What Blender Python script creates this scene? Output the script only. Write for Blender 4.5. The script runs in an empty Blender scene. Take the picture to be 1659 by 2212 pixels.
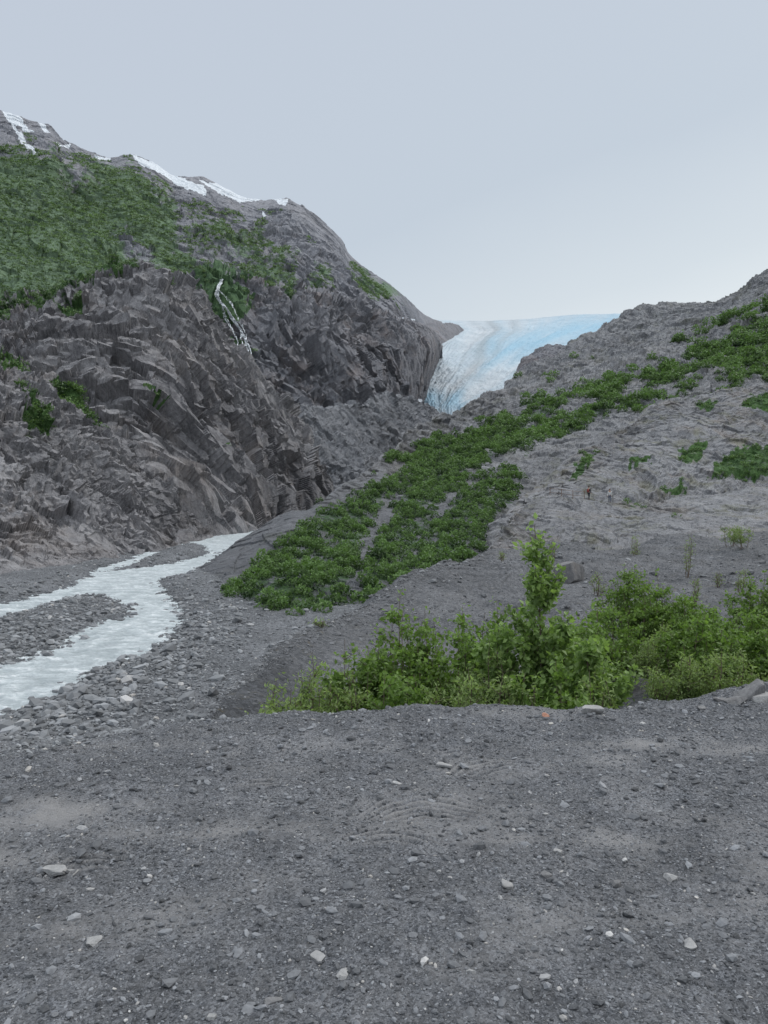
import bpy, bmesh, math, random
import numpy as np
from mathutils import Vector
random.seed(5)
rng=np.random.default_rng(7)
F=1597.;CU=829.5;CV=1060.;EYE=1.6
S=bpy.context.scene
COL=S.collection
def P(u,v,d):
    u=np.asarray(u,float);v=np.asarray(v,float);d=np.asarray(d,float)
    return np.stack([d*(u-CU)/F,d+0*u,EYE-d*(v-CV)/F],-1)
# ---------------------------------------------------------------- noise
_g=np.random.default_rng(11).normal(size=(4096,3));_g/=np.linalg.norm(_g,axis=1)[:,None]
def hsh(i,a,b,c,seed):
    h=((i[...,0]+a)*73856093)^((i[...,1]+b)*19349663)^((i[...,2]+c)*83492791)^(seed*2654435)
    h=(h^(h>>13))*1274126177;return (h^(h>>16))&4095
def pn(p,seed=0):
    p=np.asarray(p,float);i=np.floor(p).astype(np.int64);f=p-i
    w=f*f*f*(f*(f*6-15)+10);r=0
    for a in (0,1):
        for b in (0,1):
            for c in (0,1):
                g=_g[hsh(i,a,b,c,seed)]
                dt=g[...,0]*(f[...,0]-a)+g[...,1]*(f[...,1]-b)+g[...,2]*(f[...,2]-c)
                r=r+dt*(w[...,0] if a else 1-w[...,0])*(w[...,1] if b else 1-w[...,1])*(w[...,2] if c else 1-w[...,2])
    return r*1.6
def fbm(p,o=4,seed=0,ridged=False,gain=.5):
    a=1.;s=0;q=np.asarray(p,float);t=0
    for k in range(o):
        n=pn(q,seed+k*17)
        if ridged:n=1-2*np.abs(n)
        s=s+a*n;t+=a;a*=gain;q=q*2.03+3.7
    return s/t
_r=np.random.default_rng(12).uniform(-.5,.5,(4096,3))
def facet(p,seed=0):
    """broken rock planes: each cell carries its own tilted plane"""
    q=p-.5;i=np.floor(q).astype(np.int64);best=np.full(p.shape[:-1],1e9);h=np.zeros(p.shape[:-1])
    for a in (0,1):
        for b in (0,1):
            for c in (0,1):
                k=hsh(i,a,b,c,seed);cc=np.stack([i[...,0]+a,i[...,1]+b,i[...,2]+c],-1)+.5+_r[k]*.8
                d=((p-cc)**2).sum(-1);m=d<best;best=np.where(m,d,best)
                n=_g[(k*7+3)&4095];h=np.where(m,((p-cc)*n).sum(-1)+_r[k,0]*.5,h)
    return h
def sdf(px,py,poly):
    poly=np.asarray(poly,float);n=len(poly);d=np.full(px.shape,1e18);ins=np.zeros(px.shape,bool)
    for k in range(n):
        ax,ay=poly[k];bx,by=poly[(k+1)%n];ex,ey=bx-ax,by-ay
        wx,wy=px-ax,py-ay;t=np.clip((wx*ex+wy*ey)/(ex*ex+ey*ey+1e-9),0,1)
        d=np.minimum(d,(wx-ex*t)**2+(wy-ey*t)**2)
        if ey!=0:
            c=((ay>py)!=(by>py))&(px<ex*(py-ay)/ey+ax);ins^=c
    d=np.sqrt(d);return np.where(ins,d,-d)
def smooth(a,k,ax):
    if k<1:return a
    x=np.arange(-2*k,2*k+1);w=np.exp(-(x/k)**2);w/=w.sum()
    pad=[(0,0)]*a.ndim;pad[ax]=(2*k,2*k)
    b=np.pad(a,pad,mode='edge');r=0
    for i,ww in enumerate(w):
        r=r+ww*np.take(b,range(i,i+a.shape[ax]),axis=ax)
    return r
# ---------------------------------------------------------------- mesh helpers
def meshobj(name,V,Fc,attrs=None,mat=None,smooth_=False,link=True):
    V=np.ascontiguousarray(V,dtype=np.float32).reshape(-1,3);Fc=np.ascontiguousarray(Fc,dtype=np.int32)
    m=bpy.data.meshes.new(name);m.vertices.add(len(V));m.vertices.foreach_set('co',V.ravel())
    k=Fc.shape[1];m.loops.add(Fc.size);m.loops.foreach_set('vertex_index',Fc.ravel())
    m.polygons.add(len(Fc));m.polygons.foreach_set('loop_start',np.arange(0,Fc.size,k,dtype=np.int32))
    m.polygons.foreach_set('use_smooth',np.full(len(Fc),smooth_,dtype=bool))
    m.update(calc_edges=True)
    if attrs:
        for n,a in attrs.items():
            at=m.attributes.new(n,'FLOAT','POINT');at.data.foreach_set('value',np.ascontiguousarray(a,dtype=np.float32).ravel())
    if mat:m.materials.append(mat)
    o=bpy.data.objects.new(name,m)
    if link:COL.objects.link(o)
    return o
def gridfaces(nv,nu):
    i=np.arange(nv-1)[:,None]*nu+np.arange(nu-1)[None,:];i=i.ravel()
    return np.stack([i,i+1,i+nu+1,i+nu],1)
def tag(o,label,cat,kind=None,group=None):
    o["label"]=label;o["category"]=cat
    if kind:o["kind"]=kind
    if group:o["group"]=group
    return o
def normals(G):
    a=np.gradient(G,axis=1);b=np.gradient(G,axis=0);n=np.cross(a,b)
    return n/(np.linalg.norm(n,axis=-1,keepdims=True)+1e-9)
def mid(A,B,tv,td,n=26):
    A=np.array(A,float);B=np.array(B,float)
    us=np.linspace(A[0,0],A[-1,0],n*3);
    va=np.interp(us,A[:,0],A[:,1]);da=np.interp(us,A[:,0],A[:,2]);vb=np.interp(us,B[:,0],B[:,1]);db=np.interp(us,B[:,0],B[:,2])
    return np.stack([us,va+(vb-va)*tv,da+(db-da)*td],1)
def back(A,k=.25,slope=.5,add=0):
    A=np.array(A,float);d=A[:,2];z=EYE-d*(A[:,1]-CV)/F
    d2=d*(1+k)+add;z2=np.maximum(z-(d2-d)*slope,-9)
    return np.stack([A[:,0],CV-(z2-EYE)*F/d2,d2],1)
def sink(A,dz):
    A=np.array(A,float);return np.stack([A[:,0],A[:,1]+dz*F/A[:,2],A[:,2]],1)
def patch(rows,u0,u1,nu,segs,su=3,sv=3):
    us=np.linspace(u0,u1,nu);VV=[];DD=[]
    for r in rows:
        r=np.array(r,float);VV.append(np.interp(us,r[:,0],r[:,1]));DD.append(np.interp(us,r[:,0],np.log(r[:,2])))
    VV=np.array(VV);DD=np.array(DD)
    if np.isscalar(segs):segs=[segs]*(len(rows)-1)
    t=np.concatenate([np.arange(s)/s+i for i,s in enumerate(segs)]+[[len(rows)-1]])
    i=np.minimum(t.astype(int),len(rows)-2);f=(t-i)[:,None]
    V=VV[i]*(1-f)+VV[i+1]*f;D=DD[i]*(1-f)+DD[i+1]*f
    V=smooth(smooth(V,su,1),sv,0);D=smooth(smooth(D,su,1),sv,0)
    U=np.broadcast_to(us,V.shape)
    return U,V,np.exp(D)
# ---------------------------------------------------------------- node helper
class NT:
    def __init__(s,name):
        s.m=bpy.data.materials.new(name);s.m.use_nodes=True;s.t=s.m.node_tree;s.t.nodes.clear()
        s.out=s.n('ShaderNodeOutputMaterial');s.geo=s.n('ShaderNodeNewGeometry');s.pos=s.geo.outputs['Position']
    def n(s,ty,**k):
        x=s.t.nodes.new(ty)
        for a,b in k.items():setattr(x,a,b)
        return x
    def L(s,a,b):
        if hasattr(a,'links'):s.t.links.new(a,b)
        else:b.default_value=a
    def math(s,op,a,b=0.,clamp=False):
        x=s.n('ShaderNodeMath',operation=op);x.use_clamp=clamp;s.L(a,x.inputs[0]);s.L(b,x.inputs[1]);return x.outputs[0]
    def map(s,scale,loc=(0,0,0),rot=(0,0,0)):
        x=s.n('ShaderNodeMapping');s.L(s.pos,x.inputs[0]);x.inputs['Scale'].default_value=scale if hasattr(scale,'__len__') else (scale,)*3
        x.inputs['Location'].default_value=loc;x.inputs['Rotation'].default_value=rot;return x.outputs[0]
    def noise(s,scale,detail=6,rough=.6,dist=0,loc=(0,0,0),rot=(0,0,0)):
        x=s.n('ShaderNodeTexNoise');s.L(s.map(scale,loc,rot),x.inputs['Vector']);x.inputs['Scale'].default_value=1
        x.inputs['Detail'].default_value=detail;x.inputs['Roughness'].default_value=rough;x.inputs['Distortion'].default_value=dist
        return x.outputs['Fac']
    def voro(s,scale,feature='F1',out='Distance'):
        x=s.n('ShaderNodeTexVoronoi',feature=feature);s.L(s.map(scale),x.inputs['Vector']);x.inputs['Scale'].default_value=1;return x.outputs[out]
    def ramp(s,f,stops):
        x=s.n('ShaderNodeValToRGB');s.L(f,x.inputs[0]);e=x.color_ramp.elements
        while len(e)<len(stops):e.new(.5)
        for a,(p,c) in zip(e,stops):
            a.position=p;a.color=(c,c,c,1) if not hasattr(c,'__len__') else (*c,1)
        return x.outputs[0]
    def mix(s,f,a,b,bt='MIX'):
        x=s.n('ShaderNodeMix',data_type='RGBA',blend_type=bt);s.L(f,x.inputs[0])
        for q,i in ((a,6),(b,7)):
            if hasattr(q,'links'):s.L(q,x.inputs[i])
            else:x.inputs[i].default_value=(*q,1)
        return x.outputs[2]
    def attr(s,n):
        return s.n('ShaderNodeAttribute',attribute_name=n).outputs['Fac']
    def bump(s,h,st,dist,prev=None):
        x=s.n('ShaderNodeBump');x.inputs['Strength'].default_value=st;x.inputs['Distance'].default_value=dist;s.L(h,x.inputs['Height'])
        if prev is not None:s.L(prev,x.inputs['Normal'])
        return x.outputs[0]
    def fin(s,col,rough=.9,bump=None,spec=.3):
        b=s.n('ShaderNodeBsdfPrincipled')
        if hasattr(col,'links'):s.L(col,b.inputs['Base Color'])
        else:b.inputs['Base Color'].default_value=(*col,1)
        s.L(rough,b.inputs['Roughness']);b.inputs['Specular IOR Level'].default_value=spec
        if bump is not None:s.L(bump,b.inputs['Normal'])
        s.L(b.outputs[0],s.out.inputs[0]);return s.m
def rockmat(name,dark,mid_,light,brown,L,haze=0.,veg=((.03,.065,.022),(.085,.16,.05)),bd=1.,br=.4,moss=0.):
    t=NT(name)
    n1=t.noise(1/(L*6),4,.6);n2=t.noise((1/L,1/L,.45/L),9,.72,.3,rot=(.2,.2,0));n3=t.noise(7/L,5,.75)
    f=t.math('ADD',t.math('MULTIPLY',n1,.3),t.math('ADD',t.math('MULTIPLY',n2,.4),t.math('MULTIPLY',n3,.3)))
    c=t.ramp(f,[(.4,dark),(.5,mid_),(.61,light)])
    b=t.ramp(t.noise(1/(L*2.5),6,.7,.5,loc=(31,7,2)),[(.5,0.),(.66,1.)])
    c=t.mix(t.math('MULTIPLY',b,br),c,brown)
    cr=t.ramp(t.noise((1.6/L,1.6/L,.6/L),8,.72,.8,loc=(3,9,5),rot=(.1,.2,0)),[(.47,0.),(.5,1.),(.53,0.)])
    c=t.mix(t.math('MULTIPLY',cr,.45),c,tuple(x*.4 for x in dark))
    pale=t.ramp(t.noise((1.5/L,1.5/L,.8/L),8,.78,.5,loc=(13,19,5)),[(.58,0.),(.68,1.)])
    c=t.mix(t.math('MULTIPLY',pale,.45),c,tuple(min(1,x*1.45) for x in light))
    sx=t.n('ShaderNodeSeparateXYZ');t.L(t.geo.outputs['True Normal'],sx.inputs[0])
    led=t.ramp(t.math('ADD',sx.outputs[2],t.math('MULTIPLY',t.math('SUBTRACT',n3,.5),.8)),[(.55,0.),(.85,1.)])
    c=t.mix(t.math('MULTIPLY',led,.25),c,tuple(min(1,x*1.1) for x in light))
    if moss:
        mo=t.ramp(t.noise(1/(L*1.6),7,.72,.4,loc=(51,7,9)),[(.52,0.),(.64,1.)])
        c=t.mix(t.math('MULTIPLY',mo,moss),c,(.15,.15,.07))
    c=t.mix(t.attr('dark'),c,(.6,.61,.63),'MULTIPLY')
    va=t.attr('veg');vn=t.noise(2.5/L,7,.7,loc=(5,5,5))
    vf=t.ramp(t.math('ADD',va,t.math('MULTIPLY',t.math('SUBTRACT',vn,.5),1.4)),[(.42,0.),(.58,1.)])
    vc=t.ramp(t.math('ADD',t.math('MULTIPLY',t.noise(6/L,6,.7),.6),t.math('MULTIPLY',t.noise(.6/L,4,.6),.4)),[(.4,veg[0]),(.6,veg[1])])
    c=t.mix(vf,c,vc)
    c=t.mix(t.ramp(t.math('ADD',t.attr('snow'),t.math('MULTIPLY',t.math('SUBTRACT',n3,.5),.3)),[(.45,0.),(.55,1.)]),c,(.82,.86,.9))
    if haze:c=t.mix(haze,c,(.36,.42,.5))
    bp=t.bump(n2,.9,L*.4*bd);bp=t.bump(n3,.8,L*.12*bd,bp)
    return t.fin(c,.92,bp,.2)
def gravelmat(name,L,a=(.05,.052,.057),b=(.19,.195,.205),silt=(.2,.19,.185)):
    t=NT(name)
    vo=t.voro(1/L,out='Color');v2=t.voro(2.7/L,out='Color');n1=t.noise(.12/L,6,.65);n2=t.noise(3/L,8,.75);n4=t.noise(.035/L,5,.6,loc=(7,3,1))
    bw=t.n('ShaderNodeRGBToBW');t.L(vo,bw.inputs[0]);bw2=t.n('ShaderNodeRGBToBW');t.L(v2,bw2.inputs[0])
    f=t.math('ADD',t.math('MULTIPLY',bw.outputs[0],.3),t.math('ADD',t.math('MULTIPLY',bw2.outputs[0],.25),t.math('MULTIPLY',n2,.45)))
    c=t.ramp(f,[(.32,a),(.5,tuple((x+y)*.45 for x,y in zip(a,b))),(.66,b)])
    c=t.mix(t.math('MULTIPLY',t.ramp(n1,[(.4,0.),(.7,1.)]),.3),c,silt)
    c=t.mix(1.,c,t.ramp(n4,[(.36,.74),(.64,1.12)]),'MULTIPLY')
    c=t.mix(t.math('MULTIPLY',t.attr('dust'),t.ramp(n2,[(.35,.35),(.6,1.)])),c,silt)
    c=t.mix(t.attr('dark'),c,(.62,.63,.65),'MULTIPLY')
    mo=t.math('MULTIPLY',t.ramp(t.noise(.25/L,8,.75,loc=(4,4,1)),[(.55,0.),(.66,1.)]),t.attr('moss'))
    c=t.mix(mo,c,(.15,.12,.06))
    vf=t.ramp(t.math('ADD',t.attr('veg'),t.math('MULTIPLY',t.math('SUBTRACT',n2,.5),1.)),[(.45,0.),(.6,1.)])
    c=t.mix(vf,c,(.045,.08,.025))
    d1=t.voro(1/L);bp=t.bump(d1,.7,-L*.5);bp=t.bump(n2,.9,L*.45,bp)
    return t.fin(c,.88,bp,.25)
def stonemat(name,lo=.045,hi=.34,tint=(1,1.02,1.06)):
    t=NT(name);a=t.attr('tone')
    g=lambda x:tuple(x*k for k in tint)
    c=t.ramp(a,[(0,g(lo)),(.55,g(lo+(hi-lo)*.3)),(.85,g(lo+(hi-lo)*.6)),(.95,(hi*.95,hi*.9,hi*.84)),(1,(hi*1.1,hi*1.08,hi*1.06))])
    c=t.mix(.5,c,t.ramp(t.noise(60,5,.7),[(.3,.25),(.7,.9)]),'MULTIPLY')
    c=t.mix(1.,c,(1.8,1.8,1.8),'MULTIPLY')
    return t.fin(c,.8,t.bump(t.noise(120,4,.7),.4,.004),.3)
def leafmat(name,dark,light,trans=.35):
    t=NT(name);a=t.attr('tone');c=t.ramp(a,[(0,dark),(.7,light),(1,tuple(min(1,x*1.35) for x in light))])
    b=t.n('ShaderNodeBsdfPrincipled');t.L(c,b.inputs['Base Color']);b.inputs['Roughness'].default_value=.5;b.inputs['Specular IOR Level'].default_value=.35
    tr=t.n('ShaderNodeBsdfTranslucent');t.L(t.mix(1.,c,(1.25,1.4,.7),'MULTIPLY'),tr.inputs[0])
    mx=t.n('ShaderNodeMixShader');mx.inputs[0].default_value=trans;t.L(b.outputs[0],mx.inputs[1]);t.L(tr.outputs[0],mx.inputs[2]);t.L(mx.outputs[0],t.out.inputs[0])
    return t.m
def plain(name,c,rough=.8):
    t=NT(name);cc=t.mix(t.noise(30,4,.6),tuple(x*.75 for x in c),tuple(min(1,x*1.2) for x in c));return t.fin(cc,rough)
# ---------------------------------------------------------------- templates
def ico(sub):
    bm=bmesh.new();bmesh.ops.create_icosphere(bm,subdivisions=sub,radius=1)
    V=np.array([v.co[:] for v in bm.verts]);Fc=np.array([[v.index for v in f.verts] for f in bm.faces]);bm.free();return V,Fc
def rockshape(sub,seed,cuts=7,nz=.12,lim=.62,box=1.):
    r=np.random.default_rng(seed);V,Fc=ico(sub)
    if box<1:V=np.sign(V)*np.abs(V)**box;V/=1.15
    for k in range(cuts):
        n=r.normal(size=3);n/=np.linalg.norm(n);c=r.uniform(lim,.92);dd=V@n;V=V-np.maximum(dd-c,0)[:,None]*n
    V=V*(1+nz*fbm(V*1.5+seed,3,seed))[:,None];return V,Fc
def rotm(n,flat=False):
    if flat:
        a=rng.uniform(0,2*np.pi,n);tx=rng.normal(0,.25,n);ty=rng.normal(0,.25,n)
        ca,sa=np.cos(a),np.sin(a);R=np.zeros((n,3,3));R[:,0,0]=ca;R[:,0,1]=-sa;R[:,1,0]=sa;R[:,1,1]=ca;R[:,2,2]=1
        T=np.zeros((n,3,3));T[:,0,0]=1;T[:,1,1]=1;T[:,2,2]=1;T[:,2,0]=tx;T[:,0,2]=-tx;T[:,2,1]=ty;T[:,1,2]=-ty
        return T@R
    q=rng.normal(size=(n,4));q/=np.linalg.norm(q,axis=1)[:,None];w,x,y,z=q.T
    return np.stack([1-2*(y*y+z*z),2*(x*y-z*w),2*(x*z+y*w),2*(x*y+z*w),1-2*(x*x+z*z),2*(y*z-x*w),2*(x*z-y*w),2*(y*z+x*w),1-2*(x*x+y*y)],1).reshape(n,3,3)
def scatter(name,tmpls,pos,scale,R,tone,mat,smooth_=False):
    n=len(pos);which=rng.integers(0,len(tmpls),n);Vs=[];Fs=[];Ts=[];off=0
    for k,(V,Fc) in enumerate(tmpls):
        s=which==k;m=s.sum()
        if not m:continue
        W=np.einsum('nij,tnj->nti',R[s],(V[:,None,:]*scale[s][None]))+pos[s][:,None]
        Vs.append(W.reshape(-1,3));Fs.append((Fc[None]+(np.arange(m)*len(V))[:,None,None]+off).reshape(-1,Fc.shape[1]))
        Ts.append(np.repeat(tone[s],len(V)));off+=m*len(V)
    return meshobj(name,np.concatenate(Vs),np.concatenate(Fs),{'tone':np.concatenate(Ts)},mat,smooth_)
LEAF=(np.array([[0,0,0],[.28,.42,.07],[0,.45,-.03],[-.28,.42,.07],[0,1,-.1]],float),np.array([[0,1,2],[0,2,3],[2,1,4],[3,2,4]]))
LEAFQ=(np.array([[-.5,-.5,0],[.5,-.45,.12],[.42,.5,0],[-.5,.4,.15]],float),np.array([[0,1,2,3]]))

def soft(s,w=1.):return np.clip(.5+s/w,0,1)
def vegmask(U,V,polys,holes=(),w=10,ns=14,sc=25,seed=3):
    n=fbm(np.stack([U/sc,V/sc,0*U],-1),4,seed)*ns*2;m=np.zeros(U.shape)
    n2=fbm(np.stack([U/sc,V/sc,0*U+9],-1),4,seed+60)*ns*2
    for p in polys:m=np.maximum(m,soft(sdf(U,V,p)+n,w))
    for p in holes:m=np.minimum(m,1-soft(sdf(U+n2*.6,V+n*.6,p)+n2*.25,w))
    return m
def build(name,U,V,D,mat,label,cat,amp,sc,zs=.45,ridge=.6,seed=1,smooth_=False,attrs=None,oct_=6,amp2=None,fac=0.,shear=0.):
    G=P(U,V,D);N=normals(G);q=G*np.array([1,1,zs])/sc
    q[...,0]+=shear*G[...,2]/sc
    q=q+.3*np.stack([fbm(q*.9+9,2,seed+5),fbm(q*.9+19,2,seed+6),fbm(q*.9+29,2,seed+7)],-1)
    h=ridge*fbm(q,oct_,seed,True,.5)+(1-ridge)*fbm(q*.8,5,seed+50)
    if fac:
        h=h+fac*(.3*facet(q*1.9,seed+80)+.28*facet(q*4.7+3,seed+81)+.19*facet(q*11+5,seed+82)+.11*facet(q*24+5,seed+83))
    h=h-h.mean()
    A=amp if amp2 is None else amp*amp2
    G=G+N*(h*A)[...,None]
    at={'veg':0*U,'snow':0*U}
    if attrs:at.update(attrs)
    o=meshobj(name,G,gridfaces(*U.shape),at,mat,smooth_);tag(o,label,cat,'structure')
    return G,o,h
# ================================================================ MATERIALS
M_cliff=rockmat('cliff_rock',(.118,.116,.124),(.225,.22,.229),(.35,.343,.35),(.26,.215,.185),6,bd=.5,br=.38)
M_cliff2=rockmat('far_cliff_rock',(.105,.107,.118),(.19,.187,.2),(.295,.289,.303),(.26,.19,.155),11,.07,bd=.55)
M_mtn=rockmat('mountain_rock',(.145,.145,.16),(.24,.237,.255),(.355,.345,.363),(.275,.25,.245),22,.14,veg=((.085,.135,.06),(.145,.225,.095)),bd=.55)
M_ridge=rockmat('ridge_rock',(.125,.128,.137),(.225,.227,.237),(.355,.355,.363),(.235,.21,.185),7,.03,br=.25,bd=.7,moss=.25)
M_slab=rockmat('slab_rock',(.12,.122,.13),(.215,.217,.228),(.32,.322,.332),(.26,.2,.145),3,br=.4,bd=.55,moss=.45)
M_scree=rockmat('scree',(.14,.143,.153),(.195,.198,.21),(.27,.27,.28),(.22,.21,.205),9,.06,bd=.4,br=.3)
M_gravel=gravelmat('terrace_gravel',.013,(.038,.041,.047),(.225,.233,.252),(.295,.288,.284))
M_valley=gravelmat('valley_gravel',.13,(.07,.074,.081),(.25,.258,.272),(.215,.218,.226))
M_mound=gravelmat('mound_gravel',.06,(.055,.058,.064),(.2,.204,.216),(.2,.2,.205))
M_stone=stonemat('stone',.04,.3,(1,1.03,1.09));M_cob=stonemat('cobble',.08,.34,(1,1.03,1.07));M_mstone=stonemat('mound_stone',.06,.27)
# ================================================================ TERRACE
ex=np.array([-40,-8,-2.3,-1.26,-.59,1.76,3.0,6,40]);ey=np.array([2.,3.2,4.45,5.03,5.27,5.4,5.8,6.6,9])
def edge(x):return np.interp(x,ex,ey)+.35*fbm(np.stack([x*1.1,0*x,0*x+2],-1),5,4)
TR=((.2,3.72,.15,.3,.13),(.58,4.3,.4,.24,.12),(.05,3.4,-.2,.25,.07),(.42,4.6,.3,.2,.07),(-1.3,3.2,.5,.2,.08),(-.6,4.1,.1,.25,.08))
def tread(x,y):
    z=0*x;g=0*x
    for (cx,cy,ang,L,W) in TR:
        dx=x-cx;dy=y-cy;a=dx*math.cos(ang)+dy*math.sin(ang);b=-dx*math.sin(ang)+dy*math.cos(ang)
        m=np.exp(-((a/L)**4+(b/W)**4));z=z+m*np.sin((b+1.1*a*a/(L*2))*2*np.pi/.055);g=g+m
    return z,g
def terr(x,y):
    p=np.stack([x,y,0*x],-1)
    z=.06*fbm(p*.6,3,21)+.04*fbm(p*2.2,4,22)+.014*fbm(p*9,3,23)
    z+=np.clip((x-2.2),0,3)*.06*np.clip((y-3.5),0,2)
    t=y-edge(x);s=np.clip((x/np.maximum(y,.5)+.33)/.12,0,1);s=s*s*(3-2*s);s=np.where(y<1,1,s)
    sl=.325+.375*s
    z=z-np.where(t>0,sl*(np.sqrt(t*t+.09)-.3),0)+s*np.exp(-((t+.2)/.25)**2)*.02
    z=z+(1-s)*np.clip(t/6,0,1)*.35*fbm(p*.35,4,29)
    a,g=tread(x,y);z=z+.01*a-.008*g
    return np.maximum(z,-8.5)
def dust_relief(x,y):
    p=np.stack([x*1.1,y*1.6,0*x],-1);d=np.clip(fbm(p,5,33)*2.4-.2,0,1)*.65
    for cx,cy,sx,sy in ((.25,3.7,.5,.25),(.6,4.3,.4,.22),(1.9,3.1,.6,.16),(-1.6,3.7,.5,.14),(-.8,3.5,.7,.12),(1.5,2.85,.35,.09),(.9,3.4,.7,.12),(1.9,4.6,.8,.16),(-1.5,2.7,.5,.1),(-1.9,3.2,.5,.1),(2.,2.5,.4,.1)):
        d=d+.95*np.exp(-(((x-cx)/sx)**2+((y-cy)/sy)**2))*np.clip(.6+1.5*fbm(p*3,4,35),0,1.5)
    a,g=tread(x,y)
    return np.clip(d*.85+.5*a,0,1)  # dust, plus tread ridges painted lighter to stand in for relief shading
xs=np.concatenate([np.linspace(-45,-4.2,110,endpoint=False),np.linspace(-4.2,4.2,700),np.linspace(4.3,45,40)])
ys=np.concatenate([np.linspace(-30,1.6,30,endpoint=False),np.linspace(1.6,6.6,460),np.linspace(6.65,27,160)])
X,Y=np.meshgrid(xs,ys);Z=terr(X,Y)
o=meshobj('gravel_ground',np.stack([X,Y,Z],-1),gridfaces(*X.shape),{'dust':dust_relief(X,Y),'moss':0*X,'veg':0*X},M_gravel,True)
tag(o,"dark grey crushed slate gravel terrace with dusty boot prints","gravel ground",'structure')
T1=[rockshape(1,k,5,.1) for k in range(6)]
T0=[]
for k in range(8):
    V,Fc=ico(1);r=np.random.default_rng(k+70);V=V*r.uniform(.7,1.15,(len(V),1));T0.append((V,Fc))
def place(name,x,y,s,tm,label,mat=None,pb=.988):
    m=len(x);z=terr(x,y);sc=s[:,None]*np.stack([rng.uniform(.8,1.5,m),rng.uniform(.6,1.,m),rng.uniform(.35,.75,m)],1)
    o=scatter(name,tm,np.stack([x,y,z+s*.15],1),sc,rotm(m,True),np.clip(rng.beta(1.5,2.,m)+(rng.uniform(0,1,m)>pb)*.5,0,1),mat or M_stone);tag(o,label,"gravel",'stuff')
def psz(lo,hi,pw,m):return lo*(1-rng.uniform(0,1,m)*(1-(lo/hi)**pw))**(-1/pw)
def tstones(name,n,lo,hi,pw,tm,label,seed):
    x=rng.uniform(-3.6,3.9,n*3);y=rng.uniform(1.75,6.0,n*3);k=(np.abs(x)<y*.56+.15)&(y<edge(x)+.25)
    dn=fbm(np.stack([x*1.4,y*1.4,0*x+5],-1),3,seed)+rng.uniform(-.7,.7,n*3)-dust_relief(x,y)*1.2;k&=dn>-.5
    x=x[k][:n];y=y[k][:n];place(name,x,y,psz(lo,hi,pw,len(x)),tm,label)
tstones('gravel',90000,.0025,.009,1.8,T0,"small angular dark slate chips covering the terrace",1)
tstones('loose_stones',3200,.009,.032,2.5,T1,"loose grey angular stones on the dark gravel",2)
n=16000;u=rng.uniform(-60,520,n);d=np.exp(rng.uniform(math.log(4.4),math.log(24),n));x=d*(u-CU)/F;k=d>edge(x);x=x[k];y=d[k]
place('bank_stones',x,y,psz(.008,.07,1.8,len(x))*np.clip(y/8,.6,2),T0,"stones scattered down the gravel bank",M_cob)
# ================================================================ VALLEY FLOOR + RIVER
WL=-6.2
def toxy(l):
    return [((EYE-WL)*F/(v-CV)*(u-CU)/F,(EYE-WL)*F/(v-CV)) for u,v in l]
WAT=toxy([(-400,1400),(-200,1350),(0,1306),(70,1292),(150,1270),(195,1250),(215,1230),(280,1211),(320,1189),(380,1167),(450,1157),(545,1145),(640,1122),(660,1126),(550,1152),(520,1172),(470,1198),(440,1218),(405,1234),(345,1250),(332,1264),(365,1298),(388,1335),(375,1365),(340,1392),(290,1420),(220,1447),(160,1475),(90,1512),(0,1547),(-200,1640),(-500,1800)])
I1=toxy([(-400,1440),(-200,1385),(0,1334),(60,1320),(100,1303),(180,1284),(240,1290),(290,1318),(280,1330),(230,1345),(190,1365),(140,1398),(60,1424),(0,1440),(-200,1500),(-500,1620)])
I2=toxy([(225,1236),(300,1211),(355,1183),(420,1173),(450,1182),(452,1195),(425,1207),(380,1218),(300,1228)])
def river_sd(x,y):
    n=.55*fbm(np.stack([x*.25,y*.25,0*x],-1),4,61)
    s=sdf(x,y,WAT)+n
    s=np.minimum(s,-sdf(x,y,I1)+n);s=np.minimum(s,-sdf(x,y,I2)+n);return s
def valley(x,y,sd=None):
    if sd is None:sd=river_sd(x,y)
    p=np.stack([x,y,0*x],-1)
    z=WL-np.clip(sd*.16,-.38,.6)+.12*fbm(p*.35,4,62)+.06*fbm(p*1.5,3,63)
    z+=np.clip((-sd-4)*.02,0,.5);return z
uu=np.linspace(-700,1500,640);dd=np.exp(np.linspace(math.log(9),math.log(280),620))
U,D=np.meshgrid(uu,dd);X=D*(U-CU)/F;Y=D;SD=river_sd(X,Y)
dk=np.clip(1-np.abs(SD+.3)/1.0,0,1)*.8
o=meshobj('riverbank',np.stack([X,Y,valley(X,Y,SD)],-1),gridfaces(*X.shape),{'dust':0*X,'moss':0*X,'veg':0*X,'dark':dk},M_valley,True)
tag(o,"grey cobble and gravel flats with bars beside the river","riverbank",'structure')
uu=np.linspace(-500,760,600);dd=np.exp(np.linspace(math.log(17),math.log(230),600))
U,D=np.meshgrid(uu,dd);X=D*(U-CU)/F;Y=D;p=np.stack([X,Y,0*X],-1)
q=p*np.array([.55,.9,1]);h=.12*fbm(q*1.1,4,71,True)+.05*fbm(q*3.5,3,72,True)
t=NT('river_water')
fo=t.attr('foam');n=t.noise((.6,1.3,1),8,.72,1.);n2=t.noise((3.5,5,1),6,.65,.3)
ff=t.math('ADD',t.math('MULTIPLY',fo,.35),t.math('ADD',t.math('MULTIPLY',n,.8),t.math('MULTIPLY',n2,.35)))
c=t.ramp(ff,[(.55,(.33,.375,.39)),(.7,(.43,.475,.49)),(.8,(.58,.63,.645)),(.9,(.82,.845,.855))])
bp=t.bump(n,.8,.25);bp=t.bump(n2,.6,.07,bp)
M_water=t.fin(c,.4,bp,.35)
o=meshobj('river',np.stack([X,Y,WL+h-.05],-1),gridfaces(*X.shape),{'foam':np.clip(h*4+.1,0,1)},M_water,True)
tag(o,"milky grey glacial river with white riffles","river",'structure')
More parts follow.
